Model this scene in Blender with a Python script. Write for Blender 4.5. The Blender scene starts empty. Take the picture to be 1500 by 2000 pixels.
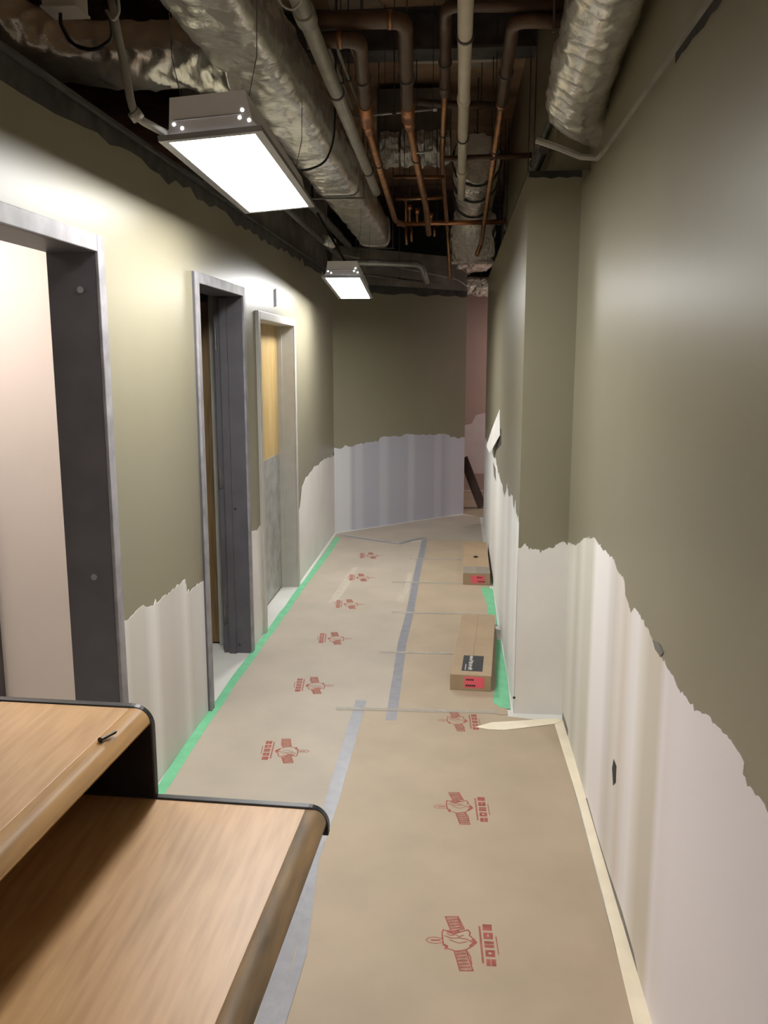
import bpy, bmesh, math, random
from mathutils import Vector, Matrix, noise
random.seed(7)
C = bpy.context.scene.collection
SC = bpy.context.scene

# ------------------------------------------------------------------ camera, world, exposure
FPX, VX, VY, CAM_H = 1680.0, 893.0, 702.0, 1.70       # focal length and corridor vanishing point in 1500x2000 pixels
PITCH = math.atan((1000-VY)/FPX)
YAW = math.atan((VX-750)*math.cos(PITCH)/FPX)
cam = bpy.data.cameras.new('camera'); cam_o = bpy.data.objects.new('camera', cam); C.objects.link(cam_o)
cam.sensor_fit = 'VERTICAL'; cam.sensor_height = 24; cam.lens = FPX/2000*24
cam.clip_start = .02
cam_o.location = (0, 0, CAM_H); cam_o.rotation_euler = (math.pi/2-PITCH, 0, YAW)
SC.camera = cam_o
w = bpy.data.worlds.new('world'); SC.world = w; w.use_nodes = True
w.node_tree.nodes['Background'].inputs[0].default_value = (.5, .5, .52, 1)
w.node_tree.nodes['Background'].inputs[1].default_value = .05
SC.view_settings.view_transform = 'Standard'; SC.view_settings.look = 'None'
SC.view_settings.exposure = 0.72; SC.view_settings.gamma = 1; SC.view_settings.use_curve_mapping = False
LAMP_NEAR, LAMP_FAR, LAMP_BACK, LAMP_FILL, LAMP_ROOM, LAMP_END = 30, 33, 14, 9, 17, 12   # emission per fixture; four unseen lamps behind the camera are added fill

# ------------------------------------------------------------------ surveying the photograph (pixel -> point on a known plane)
_s, _c = math.sin, math.cos
Fv = Vector((-_s(YAW)*_c(PITCH), _c(YAW)*_c(PITCH), -_s(PITCH)))
Rv = Vector((_c(YAW), _s(YAW), 0)); Uv = Vector((-_s(YAW)*_s(PITCH), _c(YAW)*_s(PITCH), _c(PITCH)))
EYE = Vector((0, 0, CAM_H))
def ray(px, py): return Fv + Rv*((px-750)/FPX) + Uv*((1000-py)/FPX)
def at_x(px, py, x): d = ray(px, py); return EYE + d*(x/d.x)
def at_y(px, py, y): d = ray(px, py); return EYE + d*(y/d.y)
def at_z(px, py, z): d = ray(px, py); return EYE + d*((z-CAM_H)/d.z)
def at_plane(px, py, p, n): d = ray(px, py); return EYE + d*((Vector(p)-EYE).dot(n)/d.dot(n))

# ------------------------------------------------------------------ mesh helpers
class MB:
    def __init__(self): self.v = []; self.f = []; self.m = []; self.mi = 0
    def add(self, vs, fs, M=None):
        o = len(self.v)
        self.v += [tuple((M @ Vector(p)) if M else Vector(p)) for p in vs]
        self.f += [[i+o for i in f] for f in fs]; self.m += [self.mi]*len(fs)
        return self
    def box(self, lo, hi, M=None):
        x0, y0, z0 = lo; x1, y1, z1 = hi
        vs = [(x0,y0,z0),(x1,y0,z0),(x1,y1,z0),(x0,y1,z0),(x0,y0,z1),(x1,y0,z1),(x1,y1,z1),(x0,y1,z1)]
        return self.add(vs, [(0,3,2,1),(4,5,6,7),(0,1,5,4),(1,2,6,5),(2,3,7,6),(3,0,4,7)], M)
    def prism(self, pts, ext, M=None):                      # planar outline extruded by a vector
        n = len(pts); e = Vector(ext); a = [Vector(p) for p in pts]
        nv = Vector((0,0,0))
        for i in range(n): nv += a[i].cross(a[(i+1) % n])
        if nv.dot(e) < 0: a.reverse()
        return self.add(a+[p+e for p in a], [list(range(n-1,-1,-1)), list(range(n,2*n))]+[[i,(i+1)%n,n+(i+1)%n,n+i] for i in range(n)], M)
    def tube(self, path, r, seg=12, caps=True, sec=None, M=None):
        P = [Vector(p) for p in path]; n = len(P)
        R = r if isinstance(r, (list, tuple)) else [r]*n
        T = [(P[min(i+1,n-1)]-P[max(i-1,0)]).normalized() for i in range(n)]
        up = Vector((0,0,1)) if abs(T[0].z) < .9 else Vector((0,1,0))
        N = (up - T[0]*up.dot(T[0])).normalized(); vs = []; s = 0
        for i in range(n):
            if i: N = (N - T[i]*N.dot(T[i])).normalized(); s += (P[i]-P[i-1]).length
            B = T[i].cross(N)
            for k in range(seg):
                th = 2*math.pi*k/seg
                if sec: a, b = sec(th, s)
                else: a, b = math.cos(th), math.sin(th)
                vs.append(P[i] + (B*a + N*b)*R[i])
        fs = [[i*seg+k, i*seg+(k+1)%seg, (i+1)*seg+(k+1)%seg, (i+1)*seg+k] for i in range(n-1) for k in range(seg)]
        if caps: fs += [list(range(seg-1,-1,-1)), list(range((n-1)*seg, n*seg))]
        return self.add(vs, fs, M)
    def disc(self, c, n, r, seg=10, M=None):
        n = Vector(n).normalized(); a = n.orthogonal().normalized(); b = n.cross(a); c = Vector(c)
        return self.add([c+a*r*math.cos(2*math.pi*k/seg)+b*r*math.sin(2*math.pi*k/seg) for k in range(seg)], [list(range(seg))], M)
def fillet(pts, r, n=6):
    P = [Vector(p) for p in pts]; out = [P[0]]
    for i in range(1, len(P)-1):
        a = (P[i-1]-P[i]); b = (P[i+1]-P[i]); d = min(r, a.length*.45, b.length*.45)
        A = P[i]+a.normalized()*d; B = P[i]+b.normalized()*d
        for k in range(n+1):
            t = k/n; out.append(A*(1-t)**2 + P[i]*2*t*(1-t) + B*t*t)
    out.append(P[-1]); return out
def resample(pts, step):
    out = [Vector(pts[0])]
    for a, b in zip(pts[:-1], pts[1:]):
        a = Vector(a); b = Vector(b); k = max(1, int((b-a).length/step))
        out += [a+(b-a)*(i/k) for i in range(1, k+1)]
    return out
def jag(pts, step, amp, up=Vector((0,0,1))):
    q = resample(pts, step)
    for i in range(1, len(q)-1):
        q[i] = q[i] + up*amp*(random.uniform(-1,1)*.6 + (random.random() < .25)*random.uniform(-1,1.2))
    return q

ORIG = {}
def obj(name, mb, mat, parent=None, smooth=False, bevel=0, origin=None):
    xs = [Vector(p) for p in mb.v]
    if parent is not None: o0 = ORIG[parent.name]
    elif origin is not None: o0 = Vector(origin)
    else:
        lo = [min(p[i] for p in xs) for i in range(3)]; hi = [max(p[i] for p in xs) for i in range(3)]
        o0 = Vector(((lo[0]+hi[0])/2, (lo[1]+hi[1])/2, lo[2]))
    me = bpy.data.meshes.new(name); me.from_pydata([tuple(p-o0) for p in xs], [], mb.f)
    for m in (mat if isinstance(mat, (list, tuple)) else [mat]): me.materials.append(MAT[m])
    for p, i in zip(me.polygons, mb.m): p.material_index = i; p.use_smooth = smooth and len(p.vertices) <= 4
    me.update()
    o = bpy.data.objects.new(name, me); C.objects.link(o)
    if parent is not None: o.parent = parent
    else: o.location = o0
    ORIG[o.name] = o0
    if bevel:
        b = o.modifiers.new('bevel', 'BEVEL'); b.width = bevel; b.segments = 2; b.limit_method = 'ANGLE'
    return o
def tag(o, label, cat, group=None, kind=None):
    o['label'] = label; o['category'] = cat
    if group: o['group'] = group
    if kind: o['kind'] = kind
    return o
def thing(name, loc, label, cat, group=None):
    o = bpy.data.objects.new(name, None); C.objects.link(o); o.location = loc; o.empty_display_size = .1
    ORIG[o.name] = Vector(loc); return tag(o, label, cat, group)
def struct(name, mb, mat, label, parent=None, cat='wall', **k):
    o = obj(name, mb, mat, parent, **k)
    if parent is None: o['kind'] = 'structure'; o['label'] = label; o['category'] = cat
    return o

# ------------------------------------------------------------------ materials
MAT = {}
def mat(name, col, rough=.6, metal=0, var=.12, scale=6, bump=0, bscale=60, stretch=(1,1,1), spec=.5, coat=0, col2=None, detail=4):
    m = bpy.data.materials.new(name); m.use_nodes = True; nt = m.node_tree; N = nt.nodes; L = nt.links
    b = N['Principled BSDF']; b.inputs['Roughness'].default_value = rough; b.inputs['Metallic'].default_value = metal
    b.inputs['Specular IOR Level'].default_value = spec; b.inputs['Coat Weight'].default_value = coat
    tc = N.new('ShaderNodeTexCoord'); mp = N.new('ShaderNodeMapping'); mp.inputs['Scale'].default_value = stretch
    L.new(tc.outputs['Object'], mp.inputs[0])
    nz = N.new('ShaderNodeTexNoise'); nz.inputs['Scale'].default_value = scale; nz.inputs['Detail'].default_value = detail
    L.new(mp.outputs[0], nz.inputs[0])
    rp = N.new('ShaderNodeValToRGB'); c2 = col2 or tuple(v*(1-var) for v in col)
    rp.color_ramp.elements[0].position = .32; rp.color_ramp.elements[1].position = .68
    rp.color_ramp.elements[0].color = (*c2, 1); rp.color_ramp.elements[1].color = (*[min(1, v*(1+(0 if col2 else var))) for v in col], 1)
    L.new(nz.outputs[0], rp.inputs[0]); L.new(rp.outputs[0], b.inputs['Base Color'])
    if bump:
        n2 = N.new('ShaderNodeTexNoise'); n2.inputs['Scale'].default_value = bscale; n2.inputs['Detail'].default_value = 5
        L.new(mp.outputs[0], n2.inputs[0])
        bp = N.new('ShaderNodeBump'); bp.inputs['Strength'].default_value = bump; bp.inputs['Distance'].default_value = .01
        L.new(n2.outputs[0], bp.inputs['Height']); L.new(bp.outputs[0], b.inputs['Normal'])
    MAT[name] = m; return m
def emit(name, col, s):
    m = bpy.data.materials.new(name); m.use_nodes = True
    b = m.node_tree.nodes['Principled BSDF']; b.inputs['Base Color'].default_value = (.9,.9,.9,1)
    b.inputs['Emission Color'].default_value = (*col, 1); b.inputs['Emission Strength'].default_value = s
    MAT[name] = m; return m
def stripes(name, axis, stops, rough=.75, noisec=.05):        # bands of joint compound: colour by place along the wall
    m = bpy.data.materials.new(name); m.use_nodes = True; nt = m.node_tree; N = nt.nodes; L = nt.links
    b = N['Principled BSDF']; b.inputs['Roughness'].default_value = rough
    g = N.new('ShaderNodeNewGeometry'); sx = N.new('ShaderNodeSeparateXYZ'); L.new(g.outputs['Position'], sx.inputs[0])
    nz = N.new('ShaderNodeTexNoise'); nz.inputs['Scale'].default_value = 3; nz.inputs['Detail'].default_value = 5
    mp = N.new('ShaderNodeMapping'); mp.inputs['Scale'].default_value = (2, 2, .35); L.new(g.outputs['Position'], mp.inputs[0]); L.new(mp.outputs[0], nz.inputs[0])
    a0, a1 = stops[0][0], stops[-1][0]
    mr = N.new('ShaderNodeMapRange'); mr.inputs[1].default_value = a0; mr.inputs[2].default_value = a1
    ma = N.new('ShaderNodeMath'); ma.operation = 'MULTIPLY_ADD'; ma.inputs[1].default_value = noisec; L.new(nz.outputs[0], ma.inputs[0])
    L.new(sx.outputs[axis], ma.inputs[2])
    sb = N.new('ShaderNodeMath'); sb.operation = 'SUBTRACT'; sb.inputs[1].default_value = noisec*.5; L.new(ma.outputs[0], sb.inputs[0])
    L.new(sb.outputs[0], mr.inputs[0])
    rp = N.new('ShaderNodeValToRGB'); L.new(mr.outputs[0], rp.inputs[0]); e = rp.color_ramp.elements
    e[0].color = (*stops[0][1], 1); e[-1].color = (*stops[-1][1], 1)
    for t, col in stops[1:-1]: q = e.new((t-a0)/(a1-a0)); q.color = (*col, 1)
    L.new(rp.outputs[0], b.inputs['Base Color']); MAT[name] = m

mat('olive', (.25,.23,.162), .38, var=.03, scale=2, bump=.015, bscale=140, spec=.4)
mat('drywall', (.74,.725,.70), .8, var=.04, scale=4)
mat('raw_wall', (.20,.185,.165), .8, var=.3, scale=5, bump=.1, bscale=20)
mat('pink', (.50,.37,.32), .7, var=.04, scale=3)
mat('pinkwhite', (.78,.69,.70), .8, var=.06, scale=7)
mat('cream', (.72,.655,.615), .7, var=.02, scale=2)
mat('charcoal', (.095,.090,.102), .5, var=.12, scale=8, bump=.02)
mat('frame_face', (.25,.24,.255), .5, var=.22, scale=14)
mat('frame_beige', (.46,.45,.41), .4, var=.05, scale=10)
mat('deck', (.44,.30,.20), .9, var=.3, scale=3, bump=.2, bscale=12)
mat('patch_pale', (.42,.36,.30), .9, var=.15, scale=8)
mat('bare_unlit', (.05,.046,.042), .8, var=.4, scale=12, bump=.3, bscale=30)  # bare wall above the paint, its lack of light put into the colour
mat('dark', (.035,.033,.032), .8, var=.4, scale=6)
mat('floor_tile', (.62,.62,.58), .45, var=.08, scale=3)
mat('board', (.40,.32,.23), .55, var=.07, scale=3, bump=.03, bscale=220, spec=.35)
mat('board_dusty', (.415,.36,.29), .55, var=.07, scale=3, bump=.03, bscale=220, spec=.35)
mat('carton', (.36,.26,.16), .6, var=.06, scale=6)
mat('green_tape', (.16,.50,.27), .5, var=.1, scale=12, bump=.1, bscale=50)
mat('grey_tape', (.25,.25,.275), .38, var=.1, scale=20, bump=.06, bscale=60)
mat('masking', (.80,.72,.56), .6, var=.05, scale=10, bump=.05, bscale=60)
mat('ink_red', (.30,.075,.055), .7, var=.25, scale=40)
mat('ink_red_light', (.33,.20,.14), .7, var=.2, scale=60)
mat('ink_black', (.02,.02,.022), .6, var=.2, scale=20)
mat('ink_white', (.62,.60,.56), .6, var=.2, scale=30)
mat('pink_sticker', (.80,.12,.16), .5, var=.06, scale=9)
mat('brown_wood', (.055,.028,.02), .6, var=.3, scale=8)
mat('foil', (.86,.84,.80), .27, metal=.75, var=.12, scale=9, bump=.5, bscale=24)
mat('foil_torn', (.86,.81,.73), .5, metal=.1, var=.35, scale=16, bump=.9, bscale=40)
mat('foil_tape', (.78,.77,.74), .22, metal=.9, var=.1, scale=12, bump=.25, bscale=50)
mat('galv', (.42,.42,.41), .45, metal=.6, var=.2, scale=10)
mat('conduit', (.36,.35,.31), .5, metal=.35, var=.15, scale=8)
mat('steel_dark', (.12,.115,.115), .5, metal=.5, var=.3, scale=8)
mat('copper', (.46,.23,.11), .38, metal=.8, var=.3, scale=14, col2=(.25,.15,.09))
mat('copper_bright', (.50,.23,.12), .36, metal=.8, var=.25, scale=14)
mat('pipe_brown', (.10,.058,.035), .42, var=.3, scale=10)
mat('pvc', (.62,.56,.46), .45, var=.06, scale=8)
mat('cable', (.015,.015,.016), .5, var=.2)
mat('lamp_shell', (.86,.85,.88), .4, var=.03)
mat('lamp_flange', (.36,.36,.37), .35, metal=.5, var=.05)
mat('black_lam', (.014,.013,.015), .42, var=.2, scale=20, bump=.03, bscale=150)
mat('black_edge', (.03,.029,.034), .33, var=.5, scale=25)
mat('bullnose', (.50,.29,.115), .36, var=.16, scale=9, stretch=(6,.5,6))
mat('bullnose_worn', (.33,.20,.085), .5, var=.1, scale=7, stretch=(5,.8,5), col2=(.13,.085,.04))
mat('screw', (.03,.025,.02), .4, metal=.6)
emit('lens_near', (1,.985,.96), LAMP_NEAR); emit('lens_far', (1,.99,.975), LAMP_FAR)
emit('lens_back', (1,.92,.82), LAMP_BACK); emit('lens_fill', (1,.92,.82), LAMP_FILL); emit('lens_room', (1,.89,.80), LAMP_ROOM); emit('lens_end', (1,.86,.80), LAMP_END)  # the lobby lens belongs to added fill lamps out of view
def wood(name, light, dark, rough, sc=1.0, along='y'):
    m = bpy.data.materials.new(name); m.use_nodes = True; nt = m.node_tree; N = nt.nodes; L = nt.links
    b = N['Principled BSDF']; b.inputs['Roughness'].default_value = rough
    tc = N.new('ShaderNodeTexCoord'); mp = N.new('ShaderNodeMapping')
    mp.inputs['Scale'].default_value = {'y': (5*sc,.7*sc,5*sc), 'z': (5*sc,5*sc,.5*sc)}[along]
    L.new(tc.outputs['Object'], mp.inputs[0])
    a = N.new('ShaderNodeTexNoise'); a.inputs['Scale'].default_value = 1.0; a.inputs['Detail'].default_value = 1.5; a.inputs['Distortion'].default_value = .6
    L.new(mp.outputs[0], a.inputs[0])
    mu = N.new('ShaderNodeMath'); mu.operation = 'MULTIPLY'; mu.inputs[1].default_value = 60; L.new(a.outputs[0], mu.inputs[0])
    si = N.new('ShaderNodeMath'); si.operation = 'SINE'; L.new(mu.outputs[0], si.inputs[0])
    f = N.new('ShaderNodeTexNoise'); f.inputs['Scale'].default_value = 22; f.inputs['Detail'].default_value = 3; f.inputs['Roughness'].default_value = .4
    mp2 = N.new('ShaderNodeMapping'); mp2.inputs['Scale'].default_value = {'y': (3.2,.3,3.2), 'z': (4,4,.15)}[along]; L.new(tc.outputs['Object'], mp2.inputs[0]); L.new(mp2.outputs[0], f.inputs[0])
    ad = N.new('ShaderNodeMath'); ad.operation = 'MULTIPLY_ADD'; ad.inputs[1].default_value = .07; ad.inputs[2].default_value = .16; L.new(si.outputs[0], ad.inputs[0])
    a2 = N.new('ShaderNodeMath'); a2.operation = 'ADD'; L.new(ad.outputs[0], a2.inputs[0]); L.new(f.outputs[0], a2.inputs[1])
    rp = N.new('ShaderNodeValToRGB'); rp.color_ramp.elements[0].position = .42; rp.color_ramp.elements[1].position = .85
    rp.color_ramp.elements[0].color = (*dark,1); rp.color_ramp.elements[1].color = (*light,1)
    L.new(a2.outputs[0], rp.inputs[0]); L.new(rp.outputs[0], b.inputs['Base Color']); MAT[name] = m
wood('oak', (.62,.375,.175), (.49,.285,.12), .42)
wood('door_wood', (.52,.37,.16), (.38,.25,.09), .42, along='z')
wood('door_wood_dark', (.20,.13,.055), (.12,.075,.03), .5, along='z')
m = bpy.data.materials.new('clear_tape'); m.use_nodes = True; nt = m.node_tree
b = nt.nodes['Principled BSDF']; b.inputs['Base Color'].default_value = (.62,.58,.50,1); b.inputs['Roughness'].default_value = .16
nz = nt.nodes.new('ShaderNodeTexNoise'); nz.inputs['Scale'].default_value = 18
bp = nt.nodes.new('ShaderNodeBump'); bp.inputs['Strength'].default_value = .35; bp.inputs['Distance'].default_value = .02
nt.links.new(nz.outputs[0], bp.inputs['Height']); nt.links.new(bp.outputs[0], b.inputs['Normal'])
tr = nt.nodes.new('ShaderNodeBsdfTransparent'); mx = nt.nodes.new('ShaderNodeMixShader'); mx.inputs[0].default_value = .4
nt.links.new(tr.outputs[0], mx.inputs[1]); nt.links.new(b.outputs[0], mx.inputs[2])
nt.links.new(mx.outputs[0], nt.nodes['Material Output'].inputs[0]); MAT['clear_tape'] = m

# ------------------------------------------------------------------ the setting
XL, XR, XP, YP = -1.19, .53, .30, 4.0          # left wall, near right wall, wall past the pier, pier face
TW = .14                                        # partition thickness
DECK = 3.65
FA, FB = Vector((-1.19, 8.33, 0)), Vector((.094, 9.53, 0))   # the slanted end wall
fd = (FB-FA).normalized(); fn = Vector((fd.y, -fd.x, 0)); 

mb = MB(); mb.box((-4.4,-7.2,-.1), (3.2,12.2,0)); floor = struct('floor', mb, 'floor_tile', 'pale floor tiles showing only at the doorways', cat='floor')
mb = MB(); mb.box((-4.4,-7.2,DECK), (3.2,12.2,DECK+.15)); ceiling = struct('ceiling', mb, 'deck', 'bare brown underside of the floor above, behind the pipes', cat='ceiling')
for (x0, x1, y0, y1) in ((.02,.16,4.75,5.35), (.05,.2,5.65,6.3), (-.75,-.45,5.0,5.6)):
    mb = MB(); mb.prism(jag([Vector((x0,y0,DECK)), Vector((x1,y0,DECK)), Vector((x1,y1,DECK)), Vector((x0,y1,DECK)), Vector((x0,y0,DECK))], .06, .02, Vector((1,.3,0)))[:-1], (0,0,-.006)); obj('plaster_patch', mb, 'patch_pale', ceiling)

D1 = (1.78, 2.87, 2.10); D2 = (3.89, 4.80, 2.09); D3 = (5.11, 6.30, 1.985)      # near edge, far edge, height of each frame
WTOP = 2.50
mb = MB(); ys = [-1.4, *D1[:2], *D2[:2], *D3[:2], 8.42]
for i in range(0, 8, 2): mb.box((XL-TW, ys[i], 0), (XL, ys[i+1], WTOP))
for y0, y1, z in (D1, D2, D3): mb.box((XL-TW, y0, z), (XL, y1, WTOP))
wall_left = struct('wall_left', mb, 'olive', 'olive painted corridor wall with three doorways, white at its foot')
mb = MB(); mb.box((XR, -1.4, 0), (XR+.14, YP, 2.455)); mb.box((XR+.035, -1.4, 2.455), (XR+.14, YP+.1, DECK))
mb.box((XP, YP, 0), (XR+.14, 9.0, 2.51)); mb.box((XP+.12, YP+.05, 2.51), (XR+.14, 9.0, DECK))
wall_right = struct('wall_right', mb, ['olive','raw_wall'], 'olive wall stepping in at a pier, its lower part bare white drywall')
mb = MB(); ft = 2.42
P = [FA, FB, FB-fn*.12, FA-fn*.12-fd*.0]
mb.prism([p for p in P], (0,0,ft))
wall_far = struct('wall_far', mb, 'olive', 'slanted olive wall closing the corridor, lavender board below')
mb = MB(); mb.prism([FA+Vector((0,0,ft)), FB+Vector((0,0,ft)), FB-fn*.12+Vector((0,0,ft)), FA-fn*.12+Vector((0,0,ft))], (0,0,.34)); obj('bare_header', mb, 'raw_wall', wall_far)
mb = MB(); mb.box((-3.6,-6.6,0), (2.7,-6.5,DECK)); mb.box((-3.6,-6.5,0), (-3.5,-1.4,DECK)); mb.box((2.6,-6.5,0), (2.7,-1.4,DECK)); mb.box((-3.5,-1.5,0), (XL-TW,-1.4,DECK)); mb.box((XR+.14,-1.5,0), (2.6,-1.4,DECK))
struct('wall_back', mb, 'cream', 'plain walls of the open area behind the camera')
mb = MB(); mb.box((-2.5,11.3,0), (3.0,11.42,2.55)); wall_end = struct('wall_end', mb, 'pink', 'pinkish tan wall glimpsed beyond the end of the corridor')
mb = MB(); mb.box((-2.5,10.15,2.55),(3.0,11.42,2.6)); mb.box((.67,9.0,2.55),(3.0,10.15,2.6)); struct('ceiling_end', mb, 'raw_wall', 'dark ceiling around the corner past the end wall', cat='ceiling')
mb = MB(); mb.box((2.9,8.6,0), (3.0,11.3,2.55)); mb.box((XR+.14,8.9,0), (2.9,9.0,2.55)); struct('wall_side', mb, 'pinkwhite', 'pale wall of the space around the corner')
mb = MB(); mb.box((-4.4,-1.4,0), (-4.3,12.0,DECK)); mb.box((-4.3,-1.4,0), (-3.5,-1.3,DECK)); mb.box((-4.3,12.0,0),(3.0,12.1,DECK)); struct('wall_outer', mb, 'raw_wall', 'dark wall far off above the room ceilings')
# rooms behind the doors
mb = MB(); mb.box((-3.2,3.62,0), (XL-TW,3.74,2.5)); mb.box((-3.3,.3,0), (-3.2,3.74,2.5)); mb.box((-3.2,.3,0),(XL-TW,.42,2.5))
struct('wall_room', mb, 'cream', 'warm cream wall seen through the nearest doorway')
mb = MB(); mb.box((-3.3,.3,2.5), (XL-TW,3.74,2.56)); mb.box((-3.3,3.74,2.5), (XL-TW,8.3,2.56)); struct('ceiling_room', mb, 'raw_wall', 'ceiling of the side rooms', cat='ceiling')
mb = MB(); mb.box((-3.3,3.74,0), (-3.2,8.3,2.5)); mb.box((-3.2,5.02,0), (XL-TW,5.1,2.5)); mb.box((-3.2,6.4,0), (XL-TW,6.5,2.5)); struct('wall_store', mb, 'raw_wall', 'dark wall inside the second doorway')
mb = MB(); p = at_y(0,1190,3.6); q = at_y(9,1380,3.6); mb.box((q.x-.13,3.575,0), (q.x,3.62,2.02)); struct('trim_1', mb, 'charcoal', 'dark casing just inside the nearest doorway', cat='trim')

mb = MB(); mb.box((XL-TW, 4.3, WTOP), (XL-TW+.09, 8.42, DECK)); obj('upper_boarding', mb, 'raw_wall', wall_left)
# ---- bare patches at the foot of the walls
W, T1, G1, LV = (.80,.77,.77), (.60,.55,.47), (.62,.61,.59), (.77,.73,.75)
def yx(px, x=XR, py=1400): return at_x(px, py, x).y
st = [(1600,LV),(1420,LV),(1330,LV),(1306,(.74,.70,.70)),(1297,LV),(1285,T1),(1262,T1),(1250,(.70,.66,.60)),(1240,W),(1228,(.76,.73,.72)),(1214,(.64,.58,.52)),(1204,(.70,.66,.62)),(1192,(.62,.58,.53)),(1184,(.67,.64,.62)),(1176,W),(1152,(.84,.81,.80)),(1144,(.60,.58,.50)),(1134,(.62,.60,.53)),(1127,(.70,.68,.62)),(1118,(.58,.57,.50)),(1110,(.72,.70,.64)),(1097,(.60,.58,.52))]
stripes('stripe_right', 1, sorted([(yx(p), c) for p, c in st], key=lambda a: a[0]), noisec=.03)
px_r = [(1112,1062),(1125,1066),(1140,1052),(1160,1050),(1180,1076),(1198,1092),(1208,1118),(1220,1132),(1222,1160),(1232,1196),(1240,1188),(1252,1205),(1268,1232),(1280,1262),(1296,1292),(1318,1326),(1324,1345),(1345,1370),(1370,1397),(1378,1390),(1400,1420),(1420,1436),(1444,1470),(1454,1492),(1452,1512),(1470,1545),(1488,1562),(1500,1584),(1560,1690),(1640,1800)]
pts = jag([at_x(*p, XR) for p in px_r], .012, .006)
pts[0].y = YP
poly = pts + [Vector((XR, pts[-1].y, 0)), Vector((XR, YP, 0))]
mb = MB(); mb.prism(poly, (-.0012,0,0)); obj('drywall_patch', mb, 'stripe_right', wall_right)['label'] = 'bare white drywall with soft vertical bands'
px_p = [(1008,1066),(1016,1070),(1026,1064),(1036,1074),(1046,1070),(1056,1078),(1068,1070),(1080,1068),(1092,1060),(1112,1062)]
pts = jag([at_y(*p, YP) for p in px_p], .008, .012); pts[0].x = XP-.0012; pts[-1].x = XR-.0012
mb = MB(); mb.prism(pts+[Vector((XR-.0012,YP,0)), Vector((XP-.0012,YP,0))], (0,-.0012,0)); obj('drywall_patch', mb, 'drywall', wall_right)
stripes('stripe_pier', 1, [(4.0,(.80,.79,.78)),(4.25,(.74,.74,.72)),(4.4,(.80,.80,.79)),(4.7,(.68,.68,.65)),(4.95,(.80,.80,.79)),(5.3,(.70,.70,.68)),(6.0,(.80,.80,.78)),(6.6,(.70,.68,.64)),(7.1,(.80,.80,.78)),(9,(.7,.7,.7))], noisec=.08)
px_f = [(1008,1006),(1003,985),(1000,968),(996,975),(990,955),(986,968),(980,945),(974,925),(970,908),(966,892),(962,880),(957,870)]
pts = [at_x(*p, XP) for p in px_f]; pts[0].y = YP-.0012
pts += [Vector((XP, 8.2, .92)), Vector((XP, 9.0, .9))]
pts = jag(pts, .04, .03)
mb = MB(); mb.prism(pts+[Vector((XP,9.0,0)), Vector((XP,YP-.0012,0))], (-.0012,0,0)); obj('drywall_patch', mb, 'stripe_pier', wall_right)
LW, LT = (.73,.71,.69), (.61,.58,.54)
def yl(px): return at_x(px, 1290, XL).y
stripes('stripe_left', 1, sorted([(yl(p), c) for p, c in [(230,LW),(245,(.70,.68,.66)),(258,LT),(285,LT),(298,LW),(306,(.76,.74,.72)),(318,LT),(340,(.58,.55,.52)),(356,(.62,.59,.56)),(366,LW),(376,(.60,.58,.55)),(395,(.68,.67,.66))]], key=lambda a: a[0]), noisec=.03)
pts = jag([at_x(*p, XL) for p in [(235,1218),(252,1208),(270,1190),(276,1184),(284,1188),(300,1181),(330,1158),(361,1130),(365,1155),(378,1150),(393,1138)]], .02, .012)
pts[0].y = D1[1]+.0; pts[-1].y = D2[0]
mb = MB(); mb.prism(pts+[Vector((XL,D2[0],0)), Vector((XL,D1[1],0))], (.0012,0,0)); obj('drywall_patch', mb, 'stripe_left', wall_left)
pts = jag([at_x(*p, XL) for p in [(487,1034),(492,1037),(498,1034),(503,1036),(512,1026)]], .05, .012); pts[0].y = D2[1]; pts[-1].y = D3[0]
mb = MB(); mb.prism(pts+[Vector((XL,D3[0],0)), Vector((XL,D2[1],0))], (.0012,0,0)); obj('drywall_patch', mb, 'drywall', wall_left)
pts = jag([at_x(*p, XL) for p in [(578,1008),(586,992),(588,978),(590,952),(600,932),(612,914),(634,898),(646,893),(659,878)]], .06, .02); pts[0].y = D3[1]; pts[-1].y = 8.33
mb = MB(); mb.prism(pts+[Vector((XL,8.33,0)), Vector((XL,D3[1],0))], (.0012,0,0)); obj('drywall_patch', mb, 'drywall', wall_left)
# purple drywall with mud bands on the slanted wall
PB, MW, MM = (.42,.415,.475), (.62,.62,.645), (.50,.495,.55)
def fx(px): return at_plane(px, 940, FA, fn).x
sst = [(655,MW),(682,MW),(690,PB),(696,MM),(704,MM),(712,PB),(738,PB),(745,MM),(754,MM),(762,PB),(794,PB),(800,MM),(806,MM),(812,PB),(846,PB),(851,MM),(860,MM),(864,PB),(872,(.48,.475,.54)),(882,(.55,.55,.61)),(908,(.56,.56,.62))]
stripes('stripe_far', 0, [(fx(p), c) for p, c in sst], noisec=.03)
pts = jag([at_plane(*p, FA, fn) for p in [(659,874),(685,872),(700,868),(715,864),(738,863),(742,855),(760,853),(790,851),(797,848),(840,849),(876,848),(880,854),(905,854)]], .03, .012)
pts[0] = Vector((FA.x, FA.y, pts[0].z)); pts[-1] = Vector((FB.x, FB.y, pts[-1].z))
mb = MB(); mb.prism(pts+[FB.copy(), FA.copy()], fn*.0012); obj('drywall_patch', mb, 'stripe_far', wall_far)['label'] = 'lavender drywall with pale vertical bands'
pts = jag([Vector((-.4,11.3,.84)), Vector((.2,11.3,.86)), Vector((.25,11.3,1.0)), Vector((1.2,11.3,1.0)), Vector((2.6,11.3,.9))], .1, .03)
mb = MB(); mb.prism(pts+[Vector((2.6,11.3,.22)), Vector((-.4,11.3,.22))], (0,-.0012,0)); obj('drywall_patch', mb, 'pinkwhite', wall_end)
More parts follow.
